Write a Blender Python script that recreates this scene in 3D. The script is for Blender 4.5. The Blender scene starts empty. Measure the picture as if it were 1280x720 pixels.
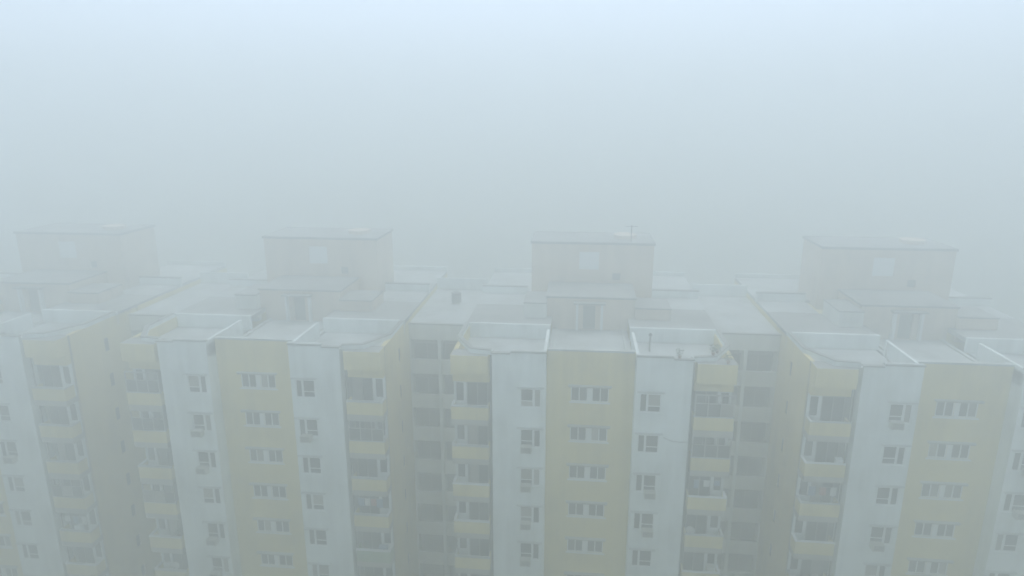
import bpy, math, random
from mathutils import Matrix, Vector
random.seed(11)
S = bpy.context.scene
COL = S.collection
# ------------------------------------------------------------------ camera
CAM = (-1.03, -41.83, 48.0)
cd = bpy.data.cameras.new('camera'); cam = bpy.data.objects.new('camera', cd); COL.objects.link(cam)
cd.sensor_width = 36.0; cd.lens = 36.0 * 831.4 / 1280.0
cd.clip_start = 0.3; cd.clip_end = 20000.0
cam.location = CAM
cam.rotation_euler = (math.pi / 2 - 0.25426, 0.0, 0.10135)
S.camera = cam
# ------------------------------------------------------------------ light
SUN_EL, SUN_AZ = math.radians(77), math.radians(0)
w = bpy.data.worlds.new('World'); S.world = w; w.use_nodes = True
nt = w.node_tree; nt.nodes.clear()
sky = nt.nodes.new('ShaderNodeTexSky'); sky.sky_type = 'NISHITA'; sky.sun_disc = False
sky.sun_elevation = SUN_EL; sky.sun_rotation = SUN_AZ; sky.dust_density = 3.0; sky.altitude = 100
mixw = nt.nodes.new('ShaderNodeMix'); mixw.data_type = 'RGBA'
mixw.inputs['Factor'].default_value = 0.8                       # a closed overcast deck over the clear sky
mixw.inputs['B'].default_value = (7.5, 9.0, 11.5, 1)
bg = nt.nodes.new('ShaderNodeBackground'); bg.inputs['Strength'].default_value = 0.1
out = nt.nodes.new('ShaderNodeOutputWorld')
nt.links.new(sky.outputs[0], mixw.inputs['A']); nt.links.new(mixw.outputs['Result'], bg.inputs[0])
nt.links.new(bg.outputs[0], out.inputs[0])
sl = bpy.data.lights.new('sun', 'SUN'); sl.energy = 1.5; sl.angle = math.radians(15); sl.color = (1.0, 0.985, 0.94)
so = bpy.data.objects.new('sun', sl); COL.objects.link(so)
d = Vector((math.sin(SUN_AZ) * math.cos(SUN_EL), math.cos(SUN_AZ) * math.cos(SUN_EL), math.sin(SUN_EL)))
so.rotation_euler = d.to_track_quat('Z', 'Y').to_euler(); so.location = (0, 0, 200)
S.view_settings.view_transform = 'Standard'; S.view_settings.look = 'None'
S.view_settings.exposure = 0.47; S.view_settings.gamma = 1.0
S.render.engine = 'CYCLES'
c = S.cycles
c.max_bounces = 10; c.diffuse_bounces = 3; c.glossy_bounces = 3; c.transmission_bounces = 4; c.volume_bounces = 6
c.use_denoising = True
HAZE_DENSITY = 0.029; HAZE_COLOR = (0.905, 0.922, 0.892)

# ------------------------------------------------------------------ materials
def paint(name, col, dirt=(0.22, 0.22, 0.19), amount=0.35, rough=0.85, sx=1.3, sz=0.16, bump=0.15):
    m = bpy.data.materials.new(name); m.use_nodes = True; n = m.node_tree; L = n.links
    b = n.nodes['Principled BSDF']; b.inputs['Roughness'].default_value = rough
    tc = n.nodes.new('ShaderNodeTexCoord')
    geo = n.nodes.new('ShaderNodeNewGeometry')
    mp = n.nodes.new('ShaderNodeMapping'); mp.inputs['Scale'].default_value = (sx, sx, sz)
    L.new(geo.outputs['Position'], mp.inputs['Vector'])
    n1 = n.nodes.new('ShaderNodeTexNoise'); n1.inputs['Scale'].default_value = 1.0; n1.inputs['Detail'].default_value = 7
    n1.inputs['Roughness'].default_value = 0.65
    L.new(mp.outputs[0], n1.inputs['Vector'])
    n2 = n.nodes.new('ShaderNodeTexNoise'); n2.inputs['Scale'].default_value = 0.35; n2.inputs['Detail'].default_value = 5
    L.new(geo.outputs['Position'], n2.inputs['Vector'])
    mu = n.nodes.new('ShaderNodeMath'); mu.operation = 'MULTIPLY'
    L.new(n1.outputs['Fac'], mu.inputs[0]); L.new(n2.outputs['Fac'], mu.inputs[1])
    mr = n.nodes.new('ShaderNodeMapRange'); mr.inputs['From Min'].default_value = 0.18; mr.inputs['From Max'].default_value = 0.42
    mr.inputs['To Max'].default_value = amount
    L.new(mu.outputs[0], mr.inputs['Value'])
    mx = n.nodes.new('ShaderNodeMix'); mx.data_type = 'RGBA'
    mx.inputs['A'].default_value = (*col, 1); mx.inputs['B'].default_value = (*dirt, 1)
    L.new(mr.outputs[0], mx.inputs['Factor']); L.new(mx.outputs['Result'], b.inputs['Base Color'])
    if bump:
        n3 = n.nodes.new('ShaderNodeTexNoise'); n3.inputs['Scale'].default_value = 14; n3.inputs['Detail'].default_value = 4
        L.new(geo.outputs['Position'], n3.inputs['Vector'])
        bp = n.nodes.new('ShaderNodeBump'); bp.inputs['Strength'].default_value = bump; bp.inputs['Distance'].default_value = 0.03
        L.new(n3.outputs['Fac'], bp.inputs['Height']); L.new(bp.outputs[0], b.inputs['Normal'])
    return m

M = {}
M['white'] = paint('white_wall_paint', (0.80, 0.85, 0.83), amount=0.42)
M['cream'] = paint('cream_wall_paint', (0.70, 0.58, 0.25), dirt=(0.20, 0.18, 0.12), amount=0.35)
M['parapet'] = paint('balcony_cream_paint', (0.70, 0.59, 0.26), dirt=(0.22, 0.19, 0.13), amount=0.4)
M['pale'] = paint('pale_spandrel_paint', (0.70, 0.71, 0.66), amount=0.4)
M['frame'] = paint('white_window_frame', (0.74, 0.76, 0.75), amount=0.1, rough=0.5, bump=0)
M['doorf'] = paint('grey_door_frame', (0.22, 0.22, 0.21), amount=0.2, rough=0.5, bump=0)
M['encf'] = paint('dull_grey_balcony_glazing_frame', (0.36, 0.36, 0.34), amount=0.3, rough=0.5, bump=0)
M['slab'] = paint('balcony_concrete', (0.40, 0.38, 0.33), amount=0.4)
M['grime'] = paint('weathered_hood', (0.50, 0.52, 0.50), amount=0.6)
M['green'] = paint('green_painted_parapet', (0.26, 0.36, 0.20), amount=0.4)
M['shade'] = paint('painted_recess_shade', (0.13, 0.13, 0.12), amount=0.4)  # recess shade put into the colour, darker than the walls themselves
M['roof'] = paint('roof_screed', (0.30, 0.30, 0.28), dirt=(0.12, 0.12, 0.11), amount=0.6, sx=0.6, sz=0.6)
M['roofpale'] = paint('pale_roof_coating', (0.46, 0.48, 0.47), dirt=(0.20, 0.20, 0.18), amount=0.7, sx=0.6, sz=0.6)
M['coping'] = paint('weathered_coping_and_shadow_line', (0.26, 0.26, 0.24), amount=0.5)  # weathered grey, dark enough to paint the shadow line below the caps
M['tower'] = paint('tower_render', (0.66, 0.55, 0.43), dirt=(0.30, 0.27, 0.24), amount=0.5)
M['dark'] = paint('dark_metal', (0.06, 0.06, 0.06), dirt=(0.16, 0.10, 0.06), amount=0.4, rough=0.6, bump=0)
M['acbody'] = paint('air_conditioner_casing', (0.50, 0.49, 0.42), amount=0.5, rough=0.6, bump=0)
M['leaf'] = paint('leaves', (0.05, 0.09, 0.04), dirt=(0.03, 0.04, 0.02), amount=0.5, sz=1.3)
M['pot'] = paint('clay_pot', (0.30, 0.14, 0.09), amount=0.4)
M['cable'] = paint('black_cable', (0.04, 0.04, 0.04), amount=0.0, bump=0)
M['ground'] = paint('ground_concrete_and_dust', (0.13, 0.12, 0.10), dirt=(0.07, 0.09, 0.05), amount=0.8, sx=0.05, sz=0.05)
M['cloth1'] = paint('faded_blue_cloth', (0.16, 0.24, 0.36), amount=0.2)
M['cloth2'] = paint('faded_red_cloth', (0.36, 0.12, 0.10), amount=0.2)
M['cloth3'] = paint('white_cloth', (0.7, 0.7, 0.68), amount=0.2)

def glass(name, lo, hi):
    m = bpy.data.materials.new(name); m.use_nodes = True; n = m.node_tree; L = n.links
    b = n.nodes['Principled BSDF']; b.inputs['Roughness'].default_value = 0.12
    b.inputs['Specular IOR Level'].default_value = 0.3
    oi = n.nodes.new('ShaderNodeObjectInfo')
    tc = n.nodes.new('ShaderNodeTexCoord')
    wv = n.nodes.new('ShaderNodeTexNoise'); wv.inputs['Scale'].default_value = 2.2; wv.inputs['Detail'].default_value = 3
    L.new(tc.outputs['Object'], wv.inputs['Vector'])
    ad = n.nodes.new('ShaderNodeMath'); ad.operation = 'MULTIPLY'
    L.new(oi.outputs['Random'], ad.inputs[0]); L.new(wv.outputs['Fac'], ad.inputs[1])
    mx = n.nodes.new('ShaderNodeMix'); mx.data_type = 'RGBA'
    mx.inputs['A'].default_value = (*lo, 1); mx.inputs['B'].default_value = (*hi, 1)
    L.new(ad.outputs[0], mx.inputs['Factor']); L.new(mx.outputs['Result'], b.inputs['Base Color'])
    return m
M['glass'] = glass('dark_window_glass', (0.018, 0.020, 0.022), (0.12, 0.11, 0.10))
M['curtain'] = glass('window_with_drawn_curtain', (0.20, 0.19, 0.16), (0.52, 0.48, 0.42))

# ------------------------------------------------------------------ mesh helpers
class MB:
    def __init__(s): s.v = []; s.f = []
    def quad(s, a, b, c_, d_):
        k = len(s.v); s.v += [a, b, c_, d_]; s.f.append((k, k+1, k+2, k+3)); return s
    def box(s, x0, x1, y0, y1, z0, z1):
        x0, x1 = min(x0, x1), max(x0, x1); y0, y1 = min(y0, y1), max(y0, y1); k = len(s.v)
        s.v += [(x0,y0,z0),(x1,y0,z0),(x1,y1,z0),(x0,y1,z0),(x0,y0,z1),(x1,y0,z1),(x1,y1,z1),(x0,y1,z1)]
        for q in ((0,3,2,1),(4,5,6,7),(0,1,5,4),(1,2,6,5),(2,3,7,6),(3,0,4,7)): s.f.append(tuple(k+i for i in q))
        return s
    def prism(s, pts, z0, z1):
        k = len(s.v); n = len(pts)
        s.v += [(x, y, z0) for x, y in pts] + [(x, y, z1) for x, y in pts]
        s.f.append(tuple(k+i for i in reversed(range(n)))); s.f.append(tuple(k+n+i for i in range(n)))
        for i in range(n):
            j = (i+1) % n; s.f.append((k+i, k+j, k+n+j, k+n+i))
        return s
    def tube(s, p, r, n=6):
        rings = []
        for i, a in enumerate(p):
            a = Vector(a); t = (Vector(p[min(i+1, len(p)-1)]) - Vector(p[max(i-1, 0)])).normalized()
            u = t.orthogonal().normalized(); v = t.cross(u); k = len(s.v); rings.append(k)
            rr = r[i] if isinstance(r, (list, tuple)) else r
            for j in range(n):
                an = 2*math.pi*j/n; q = a + u*math.cos(an)*rr + v*math.sin(an)*rr; s.v.append(tuple(q))
        for i in range(len(p)-1):
            for j in range(n):
                s.f.append((rings[i]+j, rings[i]+(j+1) % n, rings[i+1]+(j+1) % n, rings[i+1]+j))
        s.f.append(tuple(rings[0]+j for j in reversed(range(n)))); s.f.append(tuple(rings[-1]+j for j in range(n)))
        return s
    def wall(s, u0, u1, z0, z1, holes, P, depth=0.2):
        """sheet with rectangular openings and their reveals; P(u, w, z) maps to 3-D, w = depth behind the face"""
        us = sorted({u0, u1, *[h[0] for h in holes], *[h[1] for h in holes]})
        zs = sorted({z0, z1, *[h[2] for h in holes], *[h[3] for h in holes]})
        for i in range(len(us)-1):
            for j in range(len(zs)-1):
                cu, cz = (us[i]+us[i+1])/2, (zs[j]+zs[j+1])/2
                if any(h[0] < cu < h[1] and h[2] < cz < h[3] for h in holes): continue
                s.quad(P(us[i],0,zs[j]), P(us[i+1],0,zs[j]), P(us[i+1],0,zs[j+1]), P(us[i],0,zs[j+1]))
        for a, b, lo, hi in list(holes) + [(u0, u1, z0, z1)]:
            s.quad(P(a,0,lo), P(a,0,hi), P(a,depth,hi), P(a,depth,lo)); s.quad(P(b,0,lo), P(b,depth,lo), P(b,depth,hi), P(b,0,hi))
            s.quad(P(a,0,lo), P(a,depth,lo), P(b,depth,lo), P(b,0,lo)); s.quad(P(a,0,hi), P(b,0,hi), P(b,depth,hi), P(a,depth,hi))
        return s
    def mesh(s, name, mat):
        m = bpy.data.meshes.new(name); m.from_pydata(s.v, [], s.f); m.materials.append(M[mat]); m.validate(); return m
def link(name, mesh, parent=None, loc=None, rz=0):
    o = bpy.data.objects.new(name, mesh); COL.objects.link(o)
    if parent: o.parent = parent
    if loc: o.location = loc
    if rz: o.rotation_euler.z = rz
    return o
def part(name, mb, mat, parent=None, loc=None, rz=0): return link(name, mb.mesh(name, mat), parent, loc, rz)
def tag(o, label=None, cat=None, group=None, kind=None):
    for k, v in (('label', label), ('category', cat), ('group', group), ('kind', kind)):
        if v: o[k] = v
    return o
def thing(name, loc, label, cat, group=None, rz=0):
    return tag(link(name, None, None, loc, rz), label, cat, group)

# ------------------------------------------------------------------ dimensions (metres; facade along x, depth along y, ground z = 0)
PITCH = 23.93; ROWS = 8
FLOOR = [27.55 - 3*r for r in range(10)]
TOP = 32.6; TERR = 31.4; HALF = 9.5; SET = 1.16; BACK = 24.0
WX0, WX1 = 3.30, 4.72          # white strip window (outer edge at WX1)
WZ0, WZ1 = 1.12, 2.47          # above floor

# window part meshes, origin bottom centre of the opening, facing -y
def strip_window_meshes(mirror):
    """white strip window: wide sash on the outer side, narrow sash towards the cream strip"""
    h = WZ1-WZ0; hw = (WX1-WX0)/2; sg = -1 if mirror else 1     # +1: wide sash on +x side
    f = MB()
    for a, b in ((-hw, -hw+.07), (hw-.07, hw)): f.box(a, b, .05, .13, 0, h)
    f.box(-hw+.07, hw-.07, .05, .13, 0, .07); f.box(-hw+.07, hw-.07, .05, .13, h-.07, h)
    m = sg*(-0.2); f.box(m-.075, m+.075, .045, .125, .07, h-.07)
    lo, hi = sorted((m+sg*.075, sg*(hw-.07)))
    f.box(lo, hi, .06, .12, .42, .48)                            # transom of the wide sash
    fr = f.mesh('window_frame', 'frame')
    wide_hi = MB().box(lo, hi, .085, .10, .48, h-.07).mesh('pane', 'glass')
    wide_lo = MB().box(lo, hi, .085, .10, .07, .42).mesh('pane', 'glass')
    a, b = sorted((m-sg*.075, -sg*(hw-.07)))
    narrow = MB().box(a, b, .085, .10, .07, h-.07).mesh('pane', 'glass')
    return fr, [wide_hi, wide_lo, narrow]
def with_mat(me, mat):
    m = me.copy(); m.materials.clear(); m.materials.append(M[mat]); return m
SW = {}
for mir in (False, True):
    fr, ps = strip_window_meshes(mir); SW[mir] = (fr, ps, [with_mat(p, 'curtain') for p in ps])
HOODm = MB().box(-.92, .92, -.2, -.003, 0, .055).mesh('hood', 'grime')
SILLm = MB().box(-.78, .78, -.07, -.003, -.07, 0).mesh('sill', 'white')
def cream_window_meshes():
    h = 1.06; hw = .575; f = MB()
    for a, b in ((-hw, -hw+.06), (hw-.06, hw)): f.box(a, b, .03, .12, 0, h)
    f.box(-hw+.06, hw-.06, .03, .12, 0, .06); f.box(-hw+.06, hw-.06, .03, .12, h-.06, h); f.box(-.035, .035, .025, .115, .06, h-.06)
    ps = [MB().box(-hw+.06, -.035, .07, .085, .06, h-.06).mesh('pane', 'glass'), MB().box(.035, hw-.06, .07, .085, .06, h-.06).mesh('pane', 'glass')]
    return f.mesh('window_frame', 'frame'), ps, [with_mat(p, 'curtain') for p in ps]
CW = cream_window_meshes()
CHOOD = MB().box(-1.5, 1.5, -.26, -.003, 0, .05).mesh('hood', 'grime')
CHOODs = MB().box(-1.46, 1.46, -.22, -.003, -.09, -.003).mesh('hood_soffit', 'coping')
CSILL = MB().box(-1.42, 1.42, -.1, -.003, -.09, -.0).box(-.147, .147, -.02, .1, .0, 1.06).mesh('sill', 'frame')
SLOT = (MB().box(-.25, -.2, .05, .12, 0, 1.1).box(.2, .25, .05, .12, 0, 1.1).box(-.2, .2, .05, .12, 0, .05).box(-.2, .2, .05, .12, 1.05, 1.1).mesh('window_frame', 'dark'),
        MB().box(-.2, .2, .08, .095, .05, 1.05).mesh('pane', 'glass'))

# balcony meshes: local x from 0 (inner end) to 2.62 (outer end), y 0 front .. 0.95 back, z 0 = floor level; mirrored by rz? -> two handed versions
BD = 0.95; BW = 2.60
def balcony_meshes(sg):
    X = lambda x: sg*x
    s = MB().box(X(0), X(BW), 0.0, BD+.25, -.43, -.0)
    p = MB().box(X(0), X(BW), .004, .12, .0, .94).box(X(BW), X(BW-.12), .12, BD+.002, .0, .94).box(X(0), X(.10), .12, BD+.002, 0, .94)
    cp = MB().box(X(-.03), X(BW+.03), -.03, .15, .945, 1.01).box(X(BW+.03), X(BW-.15), .15, BD, .945, 1.01)
    ra = MB().tube([(X(.02), .06, 1.09), (X(BW-.02), .06, 1.09)], .018).tube([(X(BW-.04), .06, 1.09), (X(BW-.04), BD, 1.09)], .018)
    for q in (.05, .9, 1.75, BW-.04): ra.tube([(X(q), .06, 1.0), (X(q), .06, 1.09)], .015)
    # screen between balcony and room: door leaf pair (inner) and a side light (outer)
    dr = MB(); dp = MB(); y0, y1 = BD+.06, BD+.14; H = 2.42
    for q in (.18, .90, 1.62): dr.box(X(q-.03), X(q+.03), y0, y1, .02, H)
    dr.box(X(.225), X(1.575), y0, y1, H-.09, H+.0).box(X(.225), X(.855), y0, y1, .02, .12).box(X(.945), X(1.575), y0, y1, .02, .12)
    dp.box(X(1.665), X(1.83), y0-.03, y1+.03, .0, H)            # the thick white post
    sl_ = MB()
    for q in (1.84, 2.42): sl_.box(X(q-.035), X(q+.035), y0, y1, .9, H)
    sl_.box(X(1.875), X(2.385), y0, y1, .9, .97).box(X(1.875), X(2.385), y0, y1, H-.08, H)
    pn = [MB().box(X(.225), X(.855), y0+.03, y0+.045, .12, H-.09), MB().box(X(.945), X(1.575), y0+.03, y0+.045, .12, H-.09)]
    ps = MB().box(X(1.875), X(2.385), y0+.03, y0+.045, .97, H-.08)
    g = [q.mesh('pane', 'glass') for q in pn]; gs = ps.mesh('pane', 'glass')
    en = MB(); ez0, ez1 = 1.013, 2.565
    for q in (.05, .88, 1.72, BW-.05): en.box(X(q-.035), X(q+.035), .02, .08, ez0, ez1)
    for a_, b_ in ((.085, .845), (.915, 1.685), (1.755, BW-.085)): en.box(X(a_), X(b_), .02, .08, ez1-.08, ez1).box(X(a_), X(b_), .02, .08, 1.9, 1.95)
    ep = [MB().box(X(a_), X(b_), .04, .055, ez0, 1.9).mesh('pane', 'glass') for a_, b_ in ((.085, .845), (.915, 1.685), (1.755, BW-.085))]
    pm = p.mesh('parapet', 'parapet'); cm = cp.mesh('coping', 'frame')
    return dict(enc=en.mesh('enclosure', 'encf'), encp=ep, encc=[with_mat(q, 'curtain') for q in ep], parapet_g=with_mat(pm, 'green'), coping_c=with_mat(cm, 'grime'), slab=s.mesh('balcony', 'slab'), parapet=p.mesh('parapet', 'parapet'), coping=cp.mesh('coping', 'frame'), rail=ra.mesh('railing', 'frame'),
                door=dr.mesh('balcony_door', 'doorf'), light=sl_.mesh('side_light', 'frame'), post=dp.mesh('post', 'frame'), panes=g, cpanes=[with_mat(q, 'curtain') for q in g], sp=gs)
BM_ = {1: balcony_meshes(1), -1: balcony_meshes(-1)}
BX0 = 6.93                                                       # inner end of the balcony

def put_window(b, meshes, x, z, y, curt=0.16, rz=0, hood=None, sill=None, loc=None):
    fr, ps, cs = meshes
    wnd = link('window', fr, b, loc or (x, y, z), rz)
    for i, p in enumerate(ps): link('pane', cs[i] if random.random() < curt else p, wnd)
    return wnd

WHITE_COPING = {(1, -1, 1), (1, -1, 3), (0, -1, 2), (0, -1, 3), (0, 1, 2), (0, 1, 4), (-1, 1, 4), (-2, 1, 5), (-1, -1, 4), (0, -1, 6)}
ENCLOSED = {(0, 1, 0), (0, 1, 1), (-1, -1, 0), (-1, -1, 1), (-1, -1, 3), (-2, 1, 3), (-1, 1, 1), (1, -1, 5)}
def wing(k, label):
    x = k*PITCH
    b = thing('apartment_wing', (x, 0, 0), label, 'apartment building', 'wings of the apartment building')
    F = FLOOR[:ROWS]
    for sg in (-1, 1):
        # white strip with window openings
        holes = [(min(sg*WX0, sg*WX1), max(sg*WX0, sg*WX1), f+WZ0, f+WZ1) for f in F]
        a0, a1 = sorted((sg*3.0, sg*6.65))
        m = MB().wall(a0, a1, -.2, TOP-.32, holes, lambda u, w_, z: (u, w_, z), .22)
        m.box(sg*3.0, sg*3.2, .22, SET+.2, -.2, TOP-.32)         # return wall beside the recessed cream strip
        m.box(sg*6.45, sg*6.65, .22, BD+.2, -.2, TOP-.32)
        m.box(sg*3.2, sg*6.45, .22, .30, -.2, TOP-.32)           # keeps light out behind the window openings
        part('white_wall', m, 'white', b)
        # parapet of the strip: higher over the inner part
        pr = MB().box(sg*3.0, sg*5.35, .0, .2, TOP-.316, TOP-.0).box(sg*3.0, sg*3.2, .2, 5.2, TERR, TOP-.0).box(sg*5.353, sg*6.65, .0, .2, TOP-.316, TOP-.12)
        pr.box(sg*3.2, sg*6.65, .2, .3, TERR, TOP-.32)
        part('parapet', pr, 'white', b)
        part('coping', MB().box(sg*2.96, sg*5.40, -.07, .27, TOP+.003, TOP+.09).box(sg*5.41, sg*6.72, -.07, .27, TOP-.117, TOP-.03), 'coping', b)  # dark band below the cap, overhang shadow put into its colour
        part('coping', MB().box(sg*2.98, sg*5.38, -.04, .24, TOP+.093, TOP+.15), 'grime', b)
        # balcony bay: lintel wall on top, back walls, roof of the bay with its slanting edge
        bay = MB().prism([(sg*q[0], q[1]) for q in ((BX0-.0, .0), (HALF, .0), (HALF, BD+.2), (BX0-.0, BD+.2))][::sg], F[0]+3.35, TOP-.35)
        part('lintel', MB().box(sg*BX0, sg*(HALF-.01), .62, BD+.19, F[0]+2.57, F[0]+3.347), 'cream', b)
        part('bay_fascia', bay, 'cream', b)
        part('bay_roof', MB().box(sg*(BX0+.02), sg*(HALF-.02), .02, BD+.18, TOP-.349, TOP-.347), 'roof', b)
        part('bay_parapet', MB().prism([(sg*q[0], q[1]) for q in ((6.66, .35), (8.2, .6), (HALF, 3.0), (HALF-.02, 6.4), (HALF-.22, 6.4), (HALF-.22, 3.1), (8.05, .82), (6.66, .55))][::sg], TOP-.346, TOP-.03), 'white', b)
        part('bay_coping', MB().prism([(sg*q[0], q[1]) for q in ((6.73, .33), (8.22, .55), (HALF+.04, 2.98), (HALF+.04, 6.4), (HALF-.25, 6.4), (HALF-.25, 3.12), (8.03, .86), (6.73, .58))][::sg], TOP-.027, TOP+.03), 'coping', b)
        bwl = MB()
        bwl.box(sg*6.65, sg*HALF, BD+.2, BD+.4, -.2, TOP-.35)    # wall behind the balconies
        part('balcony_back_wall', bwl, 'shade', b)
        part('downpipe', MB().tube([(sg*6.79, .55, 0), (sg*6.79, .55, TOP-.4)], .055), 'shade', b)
        for r, f in enumerate(F):
            d_ = BM_[sg]; bo = link('balcony', d_['slab'], b, (sg*BX0, 0, f))
            link('parapet', d_['parapet_g'] if (k, sg, r) == (-1, 1, 4) else d_['parapet'], bo)
            link('coping', d_['coping'] if (k, sg, r) in WHITE_COPING else d_['coping_c'], bo)
            if (k, sg, r) in ENCLOSED:
                en = link('enclosure', d_['enc'], b, (sg*BX0, 0, f))
                for q_, c_ in zip(d_['encp'], d_['encc']): link('pane', c_ if random.random() < .25 else q_, en)
            if (r*3+k*5+sg) % 3 != 1: link('railing', d_['rail'], bo)
            do = link('balcony_door', d_['door'], b, (sg*BX0, 0, f))
            for p_, q_ in zip(d_['panes'], d_['cpanes']): link('pane', q_ if random.random() < .14 else p_, do)
            so_ = link('side_light', d_['light'], b, (sg*BX0, 0, f)); link('pane', d_['sp'], so_)
            link('post', d_['post'], do)
            if r == 0: wing.post = getattr(wing, 'post', {})
            key = ('pier', sg)
            if key not in wing.post: wing.post[key] = MB().box(sg*2.46, sg*(HALF-.02-BX0), BD, BD+.197, .003, 2.56).box(sg*1.81, sg*2.455, BD+.01, BD+.197, .003, .895).mesh('pier', 'white')
            link('pier', wing.post[key], b, (sg*BX0, 0, f))
            # windows of the white strip
            mir = sg < 0
            wn = put_window(b, SW[mir], 0, 0, 0, loc=(sg*(WX0+WX1)/2, 0, f+WZ0))
            link('hood', HOODm, wn, (sg*.0, 0, WZ1-WZ0+.12)); link('sill', SILLm, wn)
        # side wall towards the deep recess, with slot windows
        zz = [30.8-3*i for i in range(ROWS)]
        sw = MB().wall(BD+.2, 8.0, -.2, TOP-.35, [(4.75, 5.25, z-1.1, z) for z in zz], lambda u, w_, z: (sg*(HALF-w_), u, z), .2)
        sw.box(sg*(HALF-.3), sg*(HALF-.2), BD+.4, 8.0, -.2, TOP-.35)
        sw.box(sg*(HALF-.2), sg*HALF, 8.0, 9.0, -.2, TOP-.35)
        part('side_wall', sw, 'cream', b)
        for z in zz:
            so_ = link('slot_window', SLOT[0], b, (sg*HALF, 5.0, z-1.1), sg*math.pi/2); link('pane', SLOT[1], so_)
        # terrace behind the front parapets and the raised block behind it
        part('terrace', MB().prism([(sg*q[0], q[1]) for q in ((3.2, .3), (8.0, .9), (HALF-.23, 3.2), (HALF-.23, 6.48), (3.2, 6.48))][::sg], TERR-.2, TERR), 'roofpale', b)
        part('block_roof', MB().box(sg*(6.32 if sg > 0 else 5.22), sg*HALF, 9.203, 12.04, TOP-.346, TOP-.17), 'roof', b)
        part('terrace_wall', MB().box(sg*3.0, sg*HALF, 6.5, 6.75, TERR, TOP-.08), 'white', b)
        part('block_roof', MB().box(sg*3.0, sg*HALF, 6.75, 9.2, TOP-.5, TOP-.16), 'roof', b)
    # recessed cream strip
    ch = []
    for f in F: ch += [(-1.3, -.15, f+1.2, f+2.26), (.15, 1.3, f+1.2, f+2.26)]
    m = MB().wall(-3.0, 3.0, -.2, TOP-.16, ch, lambda u, w_, z: (u, SET+w_, z), .22)
    m.box(-2.99, 2.99, SET+.22, SET+.3, -.2, TOP-.2)
    part('cream_wall', m, 'cream', b)
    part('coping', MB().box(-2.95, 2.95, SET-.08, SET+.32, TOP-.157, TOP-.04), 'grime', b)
    for f in F:
        for s2 in (-1, 1):
            wn = put_window(b, CW, 0, 0, 0, .2, loc=(s2*.725, SET, f+1.2))
        link('hood', CHOOD, b, (0, SET, f+2.40)); link('hood_soffit', CHOODs, b, (0, SET, f+2.40)); link('sill', CSILL, b, (0, SET, f+1.2))
    part('terrace', MB().box(-2.98, 2.98, SET+.32, 9.2, TERR-.2, TERR-.01), 'roofpale', b)
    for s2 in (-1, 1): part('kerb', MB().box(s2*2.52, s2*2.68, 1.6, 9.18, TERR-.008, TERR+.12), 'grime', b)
    # stair and tank tower on the roof
    t = MB().wall(-5.0, 5.3, TERR-.2, 37.4, [(-.95, .75, 35.2, 36.75), (1.9, 2.6, 34.3, 34.95)], lambda u, w_, z: (u, 14.0+w_, z), .25)
    t.box(-4.98, 5.28, 14.27, 19.0, TERR-.2, 37.38)
    tw = part('roof_tower', t, 'tower', b)
    part('tower_coping', MB().box(-5.1, 5.4, 13.9, 19.1, 37.403, 37.6), 'roof', tw)
    part('shutter', MB().box(-.93, .73, 14.08, 14.14, 35.22, 36.73), 'frame', tw)
    part('vent', MB().box(1.92, 2.58, 14.16, 14.22, 34.32, 34.93), 'coping', tw)
    part('tank', MB().tube([(3.0, 16.5, 37.61), (3.0, 16.5, 37.9)], 1.0, 14), 'tower', tw)
    # stair head in front of the tower, with the door on to the terrace
    h = MB().wall(-3.4, 3.5, TERR-.2, 33.95, [(-.55, .45, TERR, 33.4)], lambda u, w_, z: (u, 9.21+w_, z), .25)
    h.box(-3.38, 3.48, 9.47, 13.95, TERR-.2, 33.9)
    hd = part('stair_head', h, 'tower', b)
    part('head_roof', MB().box(-3.5, 3.6, 9.12, 13.93, 33.953, 34.1), 'roof', hd)
    part('door', MB().box(-.53, .43, 9.38, 9.44, TERR, 33.38), 'coping', hd)
    for q in (-1.1, .85): part('fin', MB().box(q, q+.18, 8.85, 9.2, TERR, 33.6), 'frame', hd)
    part('canopy', MB().box(-1.3, 1.2, 8.6, 9.2, 33.603, 33.72), 'coping', hd)
    part('lower_room', MB().box(-5.2, -3.42, 8.6, 12.0, TERR, 33.6), 'pale', b); part('lower_room', MB().box(3.52, 6.3, 8.9, 12.0, TERR, 33.3), 'tower', b)
    part('room_roof', MB().box(-5.25, -3.41, 8.55, 12.03, 33.603, 33.7), 'roof', b); part('room_roof', MB().box(3.51, 6.3, 8.85, 12.03, 33.303, 33.4), 'roof', b)
    # rear half of the wing
    rr = MB().box(-HALF, -3.0, 9.2, BACK, -.2, TOP-.35).box(3.0, HALF, 9.2, BACK, -.2, TOP-.35).box(-3.0, 3.0, 13.95, BACK-1, -.2, TOP-.6)
    part('rear_body', rr, 'cream', b)
    for sg in (-1, 1):
        part('rear_roof', MB().box(sg*5.45, sg*HALF, 12.05, 15.55, TOP-.346, TOP-.15), 'roofpale', b)
        part('rear_parapet', MB().box(sg*5.4, sg*HALF, 15.6, 15.85, TOP-.346, TOP+.5), 'white', b); part('rear_parapet', MB().box(sg*3.0, sg*HALF, BACK-.25, BACK, TOP-.346, TOP+.3), 'white', b)
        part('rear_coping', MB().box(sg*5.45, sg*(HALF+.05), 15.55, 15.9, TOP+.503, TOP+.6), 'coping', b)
        part('rear_roof', MB().box(sg*3.0, sg*HALF, 15.85, BACK-.25, TOP-.346, TOP-.1), 'roofpale', b)
    return b

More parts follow.
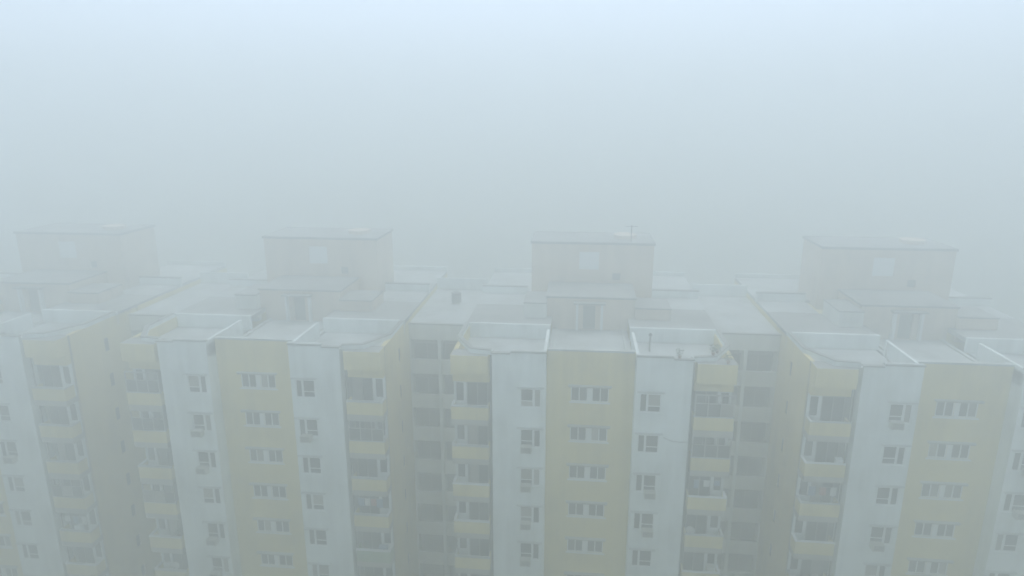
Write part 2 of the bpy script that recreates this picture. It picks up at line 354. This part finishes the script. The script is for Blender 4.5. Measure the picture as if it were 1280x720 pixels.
LFR = MB().box(-1.1, -1.03, 0, .07, 0, 1.78).box(1.03, 1.1, 0, .07, 0, 1.78).box(-.04, .04, 0, .07, 0, 1.78).box(-1.03, 1.03, 0, .07, 1.7, 1.78).mesh('window', 'shade')
LPN = [MB().box(-1.03, -.04, .02, .04, 0, 1.7).mesh('pane', 'glass'), MB().box(.04, 1.03, .02, .04, 0, 1.7).mesh('pane', 'glass')]
LSP = MB().box(-1.1, 1.1, 0, .14, -1.2, 0).mesh('spandrel', 'pale')
LSC = MB().box(-1.13, 1.13, -.04, .18, .003, .06).mesh('ledge', 'frame')
LSL = MB().box(-1.1, 1.1, .14, .95, -1.2, -1.05).mesh('slab', 'slab')
def link_block(k, label):
    """narrow recessed block filling the gap between wing k and wing k+1"""
    cx = k*PITCH + PITCH/2; hw = PITCH/2 - HALF
    b = thing('link_block', (cx, 8.0, 0), label, 'apartment building', 'recessed link blocks between the wings')
    part('pier', MB().box(-.13, .13, -.1, 1.2, 0, 30.5), 'white', b)
    part('pier', MB().box(-hw+.003, -hw+.12, 0, 1.0, 0, 30.5), 'pale', b); part('pier', MB().box(hw-.12, hw-.003, 0, 1.0, 0, 30.5), 'pale', b)
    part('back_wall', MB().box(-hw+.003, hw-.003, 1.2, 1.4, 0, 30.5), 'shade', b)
    part('fascia', MB().box(-hw+.003, hw-.003, -.06, 1.4, 30.52, 31.8), 'pale', b)
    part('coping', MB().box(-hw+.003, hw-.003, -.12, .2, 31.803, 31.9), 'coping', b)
    part('rear_body', MB().box(-hw+.003, hw-.003, 1.41, 11.0, 0, 31.6), 'cream', b)
    part('roof', MB().box(-hw+.003, hw-.003, .21, 10.9, 31.604, 31.83), 'roofpale', b)
    part('rear_parapet', MB().box(-hw+.003, hw-.003, 11.0, 11.2, 30.0, 32.9), 'white', b)
    for f in FLOOR[:ROWS]:
        for sg in (-1, 1):
            xx = sg*(.13 + (hw-.12-.13)/2)
            sp = link('balcony', LSP, b, (xx, 0, f+1.2)); link('ledge', LSC, sp); link('slab', LSL, sp)
            wn = link('window', LFR, b, (xx, .9, f+1.21-.6)); [link('pane', p, wn) for p in LPN]
    return b

WINGS = {-2: wing(-2, 'cream and white apartment wing cut off by the left edge of the picture'),
         -1: wing(-1, 'cream and white apartment wing second from the left, before the pale tall roof tower'),
         0: wing(0, 'cream and white apartment wing in the middle, facing the camera square on'),
         1: wing(1, 'cream and white apartment wing at the right, cut off by the right edge')}
link_block(-2, 'recessed block in the deep shaded gap between the two left wings')
link_block(-1, 'recessed block with pale balconies in the gap left of the middle wing')
link_block(0, 'recessed block with pale balconies in the gap right of the middle wing')

# ------------------------------------------------------------------ small things on the building
ORD = ['top', 'second', 'third', 'fourth', 'fifth', 'sixth', 'seventh']
WNAME = {-2: 'far left wing', -1: 'left wing', 0: 'middle wing', 1: 'right wing'}
AC_BODY = MB().box(-.38, .38, -.42, .06, 0, .46).mesh('casing', 'acbody')
g_ = MB()
for i in range(7): g_.box(-.32, .32, -.435, -.421, .05+i*.055, .075+i*.055)
AC_GR = g_.mesh('grille', 'dark')
AC_BR = MB().box(-.34, -.28, -.38, .0, -.05, -.003).box(.28, .34, -.38, .0, -.05, -.003).mesh('bracket', 'dark')
def aircon(k, sg, r, dx=0.27, dz=-.22):
    side = 'left' if sg < 0 else 'right'
    o = thing('air_conditioner', (k*PITCH + sg*((WX0+WX1)/2+dx), -.09, FLOOR[r]+WZ0+dz),
              f'window air conditioner under the {ORD[r]} row window of the {WNAME[k]}, {side} white strip', 'air conditioner', 'window air conditioners on the white strips')
    link('casing', AC_BODY, o); link('grille', AC_GR, o); link('bracket', AC_BR, o)
for r in (1, 2, 3, 4, 5): aircon(0, -1, r)
for r in (2, 3): aircon(0, 1, r)
for r in (1, 2, 5): aircon(-1, -1, r)
aircon(-1, -1, 4, .2); aircon(-1, 1, 1, -.1)
for r in (0, 3): aircon(1, -1, r)
for r in (1, 2): aircon(1, 1, r)
aircon(-2, 1, 2)

def dish(x, y, z, rz, label, r=.33):
    o = thing('satellite_dish', (x, y, z), label, 'satellite dish', 'satellite dishes on the balconies', rz)
    m = MB(); n = 16; rings = []
    for i, (q, dpt) in enumerate(((.02, .07), (.45, .055), (.8, .02), (1.0, -.02))):
        k = len(m.v); rings.append(k)
        for j in range(n):
            a = 2*math.pi*j/n; m.v.append((math.cos(a)*q*r, dpt-.0, .5+math.sin(a)*q*r))
    for i in range(3):
        for j in range(n): m.f.append((rings[i]+j, rings[i]+(j+1) % n, rings[i+1]+(j+1) % n, rings[i+1]+j))
    m.f.append(tuple(rings[0]+j for j in range(n)))
    part('reflector', m, 'cloth3', o)
    part('mast', MB().tube([(0, .1, 0), (0, .1, .5)], .02), 'dark', o)
    part('arm', MB().tube([(0, .07, .3), (0, -.28, .42)], .012).box(-.03, .03, -.33, -.26, .39, .47), 'dark', o)
dish(PITCH-8.0, .06, FLOOR[4]+1.02-.35, .3, 'round pale satellite dish on the fifth row balcony left of the right wing')
dish(7.35, .45, FLOOR[3]+.55, -.3, 'round pale satellite dish on the fourth row balcony right of the middle wing')
dish(-PITCH-8.1, .5, FLOOR[5]+.6, .25, 'round pale satellite dish on a low balcony left of the left wing')

def laundry(x, z, n, label, mats):
    o = thing('clothes_line', (x, .45, z), label, 'laundry', 'washing lines on the balconies')
    part('line', MB().tube([(-.9, 0, 0), (0, 0, -.03), (.9, 0, 0)], .008, 4), 'frame', o)
    for i in range(n):
        cx = -.7+i*1.4/max(n-1, 1); h = random.uniform(.4, .75); ww = random.uniform(.16, .24)
        m = MB(); seg = 5
        for j in range(seg):
            a0 = cx-ww+2*ww*j/seg; a1 = cx-ww+2*ww*(j+1)/seg; y0 = .03*math.sin(j*1.9); y1 = .03*math.sin((j+1)*1.9)
            m.quad((a0, y0*.3, -.02), (a1, y1*.3, -.02), (a1, y1, -h), (a0, y0, -h)); m.quad((a0, y0*.3+.012, -.02), (a0, y0+.012, -h), (a1, y1+.012, -h), (a1, y1*.3+.012, -.02))
        part('cloth', m, mats[i % len(mats)], o)
laundry(-PITCH+8.1, FLOOR[3]+2.1, 4, 'washing hung on the fourth row balcony right of the left wing', ['cloth1', 'cloth3', 'cloth2'])
laundry(-2*PITCH+8.1, FLOOR[4]+2.0, 3, 'washing hung on a balcony right of the far left wing', ['cloth3', 'cloth1'])
laundry(PITCH-8.0, FLOOR[2]+2.0, 3, 'washing hung on the third row balcony left of the right wing', ['cloth1', 'cloth2', 'cloth3'])
laundry(8.2, FLOOR[2]+2.05, 3, 'washing hung on the third row balcony right of the middle wing', ['cloth1', 'cloth3'])

def storage_box(x, y, z, label, w_=.5, h=.45, mat='frame'):
    o = thing('storage_box', (x, y, z), label, 'storage box', 'boxes kept on the balconies')
    part('tub', MB().prism([(-w_/2, -.18), (w_/2, -.18), (w_/2, .18), (-w_/2, .18)], 0, h), mat, o)
    part('lid', MB().box(-w_/2-.02, w_/2+.02, -.2, .2, h+.003, h+.06).box(-.08, .08, -.03, .03, h+.063, h+.09), mat, o)
storage_box(-2*PITCH+8.3, .42, FLOOR[4]+1.06-.25, 'small pale box showing over a low balcony parapet, far left wing')
storage_box(PITCH-7.25, .4, FLOOR[1]+.7, 'pale box beside the white strip on the second row balcony, left of the right wing', .4)
storage_box(8.9, .42, FLOOR[4]+.75, 'box on the fifth row balcony right of the middle wing', .5, .5, 'acbody')
storage_box(-PITCH+8.9, .4, FLOOR[4]+.7, 'box over the green parapet of the left wing', .6, .4, 'cloth1')
def potted(x, y, z, s, label):
    o = thing('potted_plant', (x, y, z), label, 'potted plant', 'potted plants on the parapets and balconies')
    part('pot', MB().tube([(0, 0, 0), (0, 0, .24*s), (0, 0, .27*s)], [.11*s, .16*s, .17*s], 10), 'pot', o)
    m = MB()
    for i in range(90):
        a = random.uniform(0, 6.28); rr = random.random()**.6*.34*s; h = random.uniform(.28, .85)*s
        p = Vector((math.cos(a)*rr, math.sin(a)*rr, h)); u = Vector((random.uniform(-1, 1), random.uniform(-1, 1), random.uniform(-.5, .6))).normalized()*.09*s
        v = u.orthogonal().normalized()*.03*s
        m.quad(tuple(p-u), tuple(p+v), tuple(p+u), tuple(p-v))
    part('foliage', m, 'leaf', o)
potted(5.75, .12, TOP-.03, .75, 'small potted plant on the roof parapet above the right white strip, middle wing')
potted(8.0, .75, TOP-.33+.36, .8, 'leafy potted plant at the slanting parapet, right end of the middle wing')
potted(8.35, 1.2, TOP-.33+.36, .7, 'second potted plant behind the leafy one, right end of the middle wing')
potted(8.9, .25, TOP-.35, .8, 'potted plant at the outer front corner of the middle wing roof')
potted(-PITCH+7.5, .45, FLOOR[4]+.55, 1.0, 'green plant over the green parapet of the left wing')
potted(-PITCH+7.9, .45, FLOOR[5]+.6, 1.1, 'bushy plant on the balcony just below the green parapet, left wing')
potted(-PITCH-7.4, .45, FLOOR[4]+.6, 1.0, 'bushy plant beside the white strip on a low balcony, left end of the left wing')
vp = thing('vent_pipe', (4.3, 4.6, TERR), 'thin dark vent pipe standing on the terrace right of the middle roof', 'vent pipe')
part('pipe', MB().tube([(0, 0, 0), (0, 0, 1.25)], .07, 8), 'coping', vp); part('cowl', MB().tube([(0, 0, 1.2), (0, 0, 1.27), (0, 0, 1.4)], [.15, .14, .03], 8), 'dark', vp)
tk = thing('water_tank', (-11.7, 14.3, 31.83), 'small dark water tank on the roof behind the gap left of the middle', 'water tank')
part('barrel', MB().tube([(0, 0, .1), (0, 0, .95), (0, 0, 1.08)], [.42, .42, .2], 12), 'dark', tk); part('stand', MB().box(-.4, .4, -.4, .4, 0, .1), 'slab', tk)
an = thing('roof_antenna', (3.4, 14.6, 37.6), 'thin mast aerial on top of the middle roof tower', 'antenna')
part('mast', MB().tube([(0, 0, 0), (0, 0, 1.4)], .045), 'dark', an)
ar = MB(); ar.tube([(-.5, 0, 1.3), (.5, 0, 1.3)], .02)
for i in range(6): ar.tube([(-.5+.2*i, -.3, 1.3), (-.5+.2*i, .3, 1.3)], .012, 4)
part('elements', ar, 'dark', an)
hp = MB().tube([(18.9, .1, TOP+.12), (19.6, 2.4, TOP-.2), (21.6, 6.6, TOP+.02)], .06)
tag(part('roof_hose', hp, 'coping'), 'dark pipe lying slanting across the roof of the right wing', 'pipe')
cb = MB().tube([(5.0, -.03, FLOOR[1]+2.35), (5.5, -.06, FLOOR[1]+2.15), (6.1, -.06, FLOOR[1]+2.08), (6.7, -.04, FLOOR[1]+2.12)], .022, 5)
tag(part('cable', cb, 'coping'), 'thin sagging cable across the white strip right of the middle cream strip', 'cable')

# ------------------------------------------------------------------ ground and fog
tag(part('ground', MB().box(-5000, 5000, -5000, 5000, -.5, 0.0), 'ground'), kind='structure')
hz = MB().box(-3000, 3000, -3000, 3000, -1.0, 58)
hm = bpy.data.materials.new('haze'); hm.use_nodes = True; n = hm.node_tree; n.nodes.clear()
pv = n.nodes.new('ShaderNodeVolumePrincipled'); pv.inputs['Density'].default_value = HAZE_DENSITY
pv.inputs['Color'].default_value = (*HAZE_COLOR, 1); pv.inputs['Anisotropy'].default_value = 0.68
ho = n.nodes.new('ShaderNodeOutputMaterial'); n.links.new(pv.outputs[0], ho.inputs['Volume'])
M['haze'] = hm
tag(part('haze', hz, 'haze'), kind='stuff')
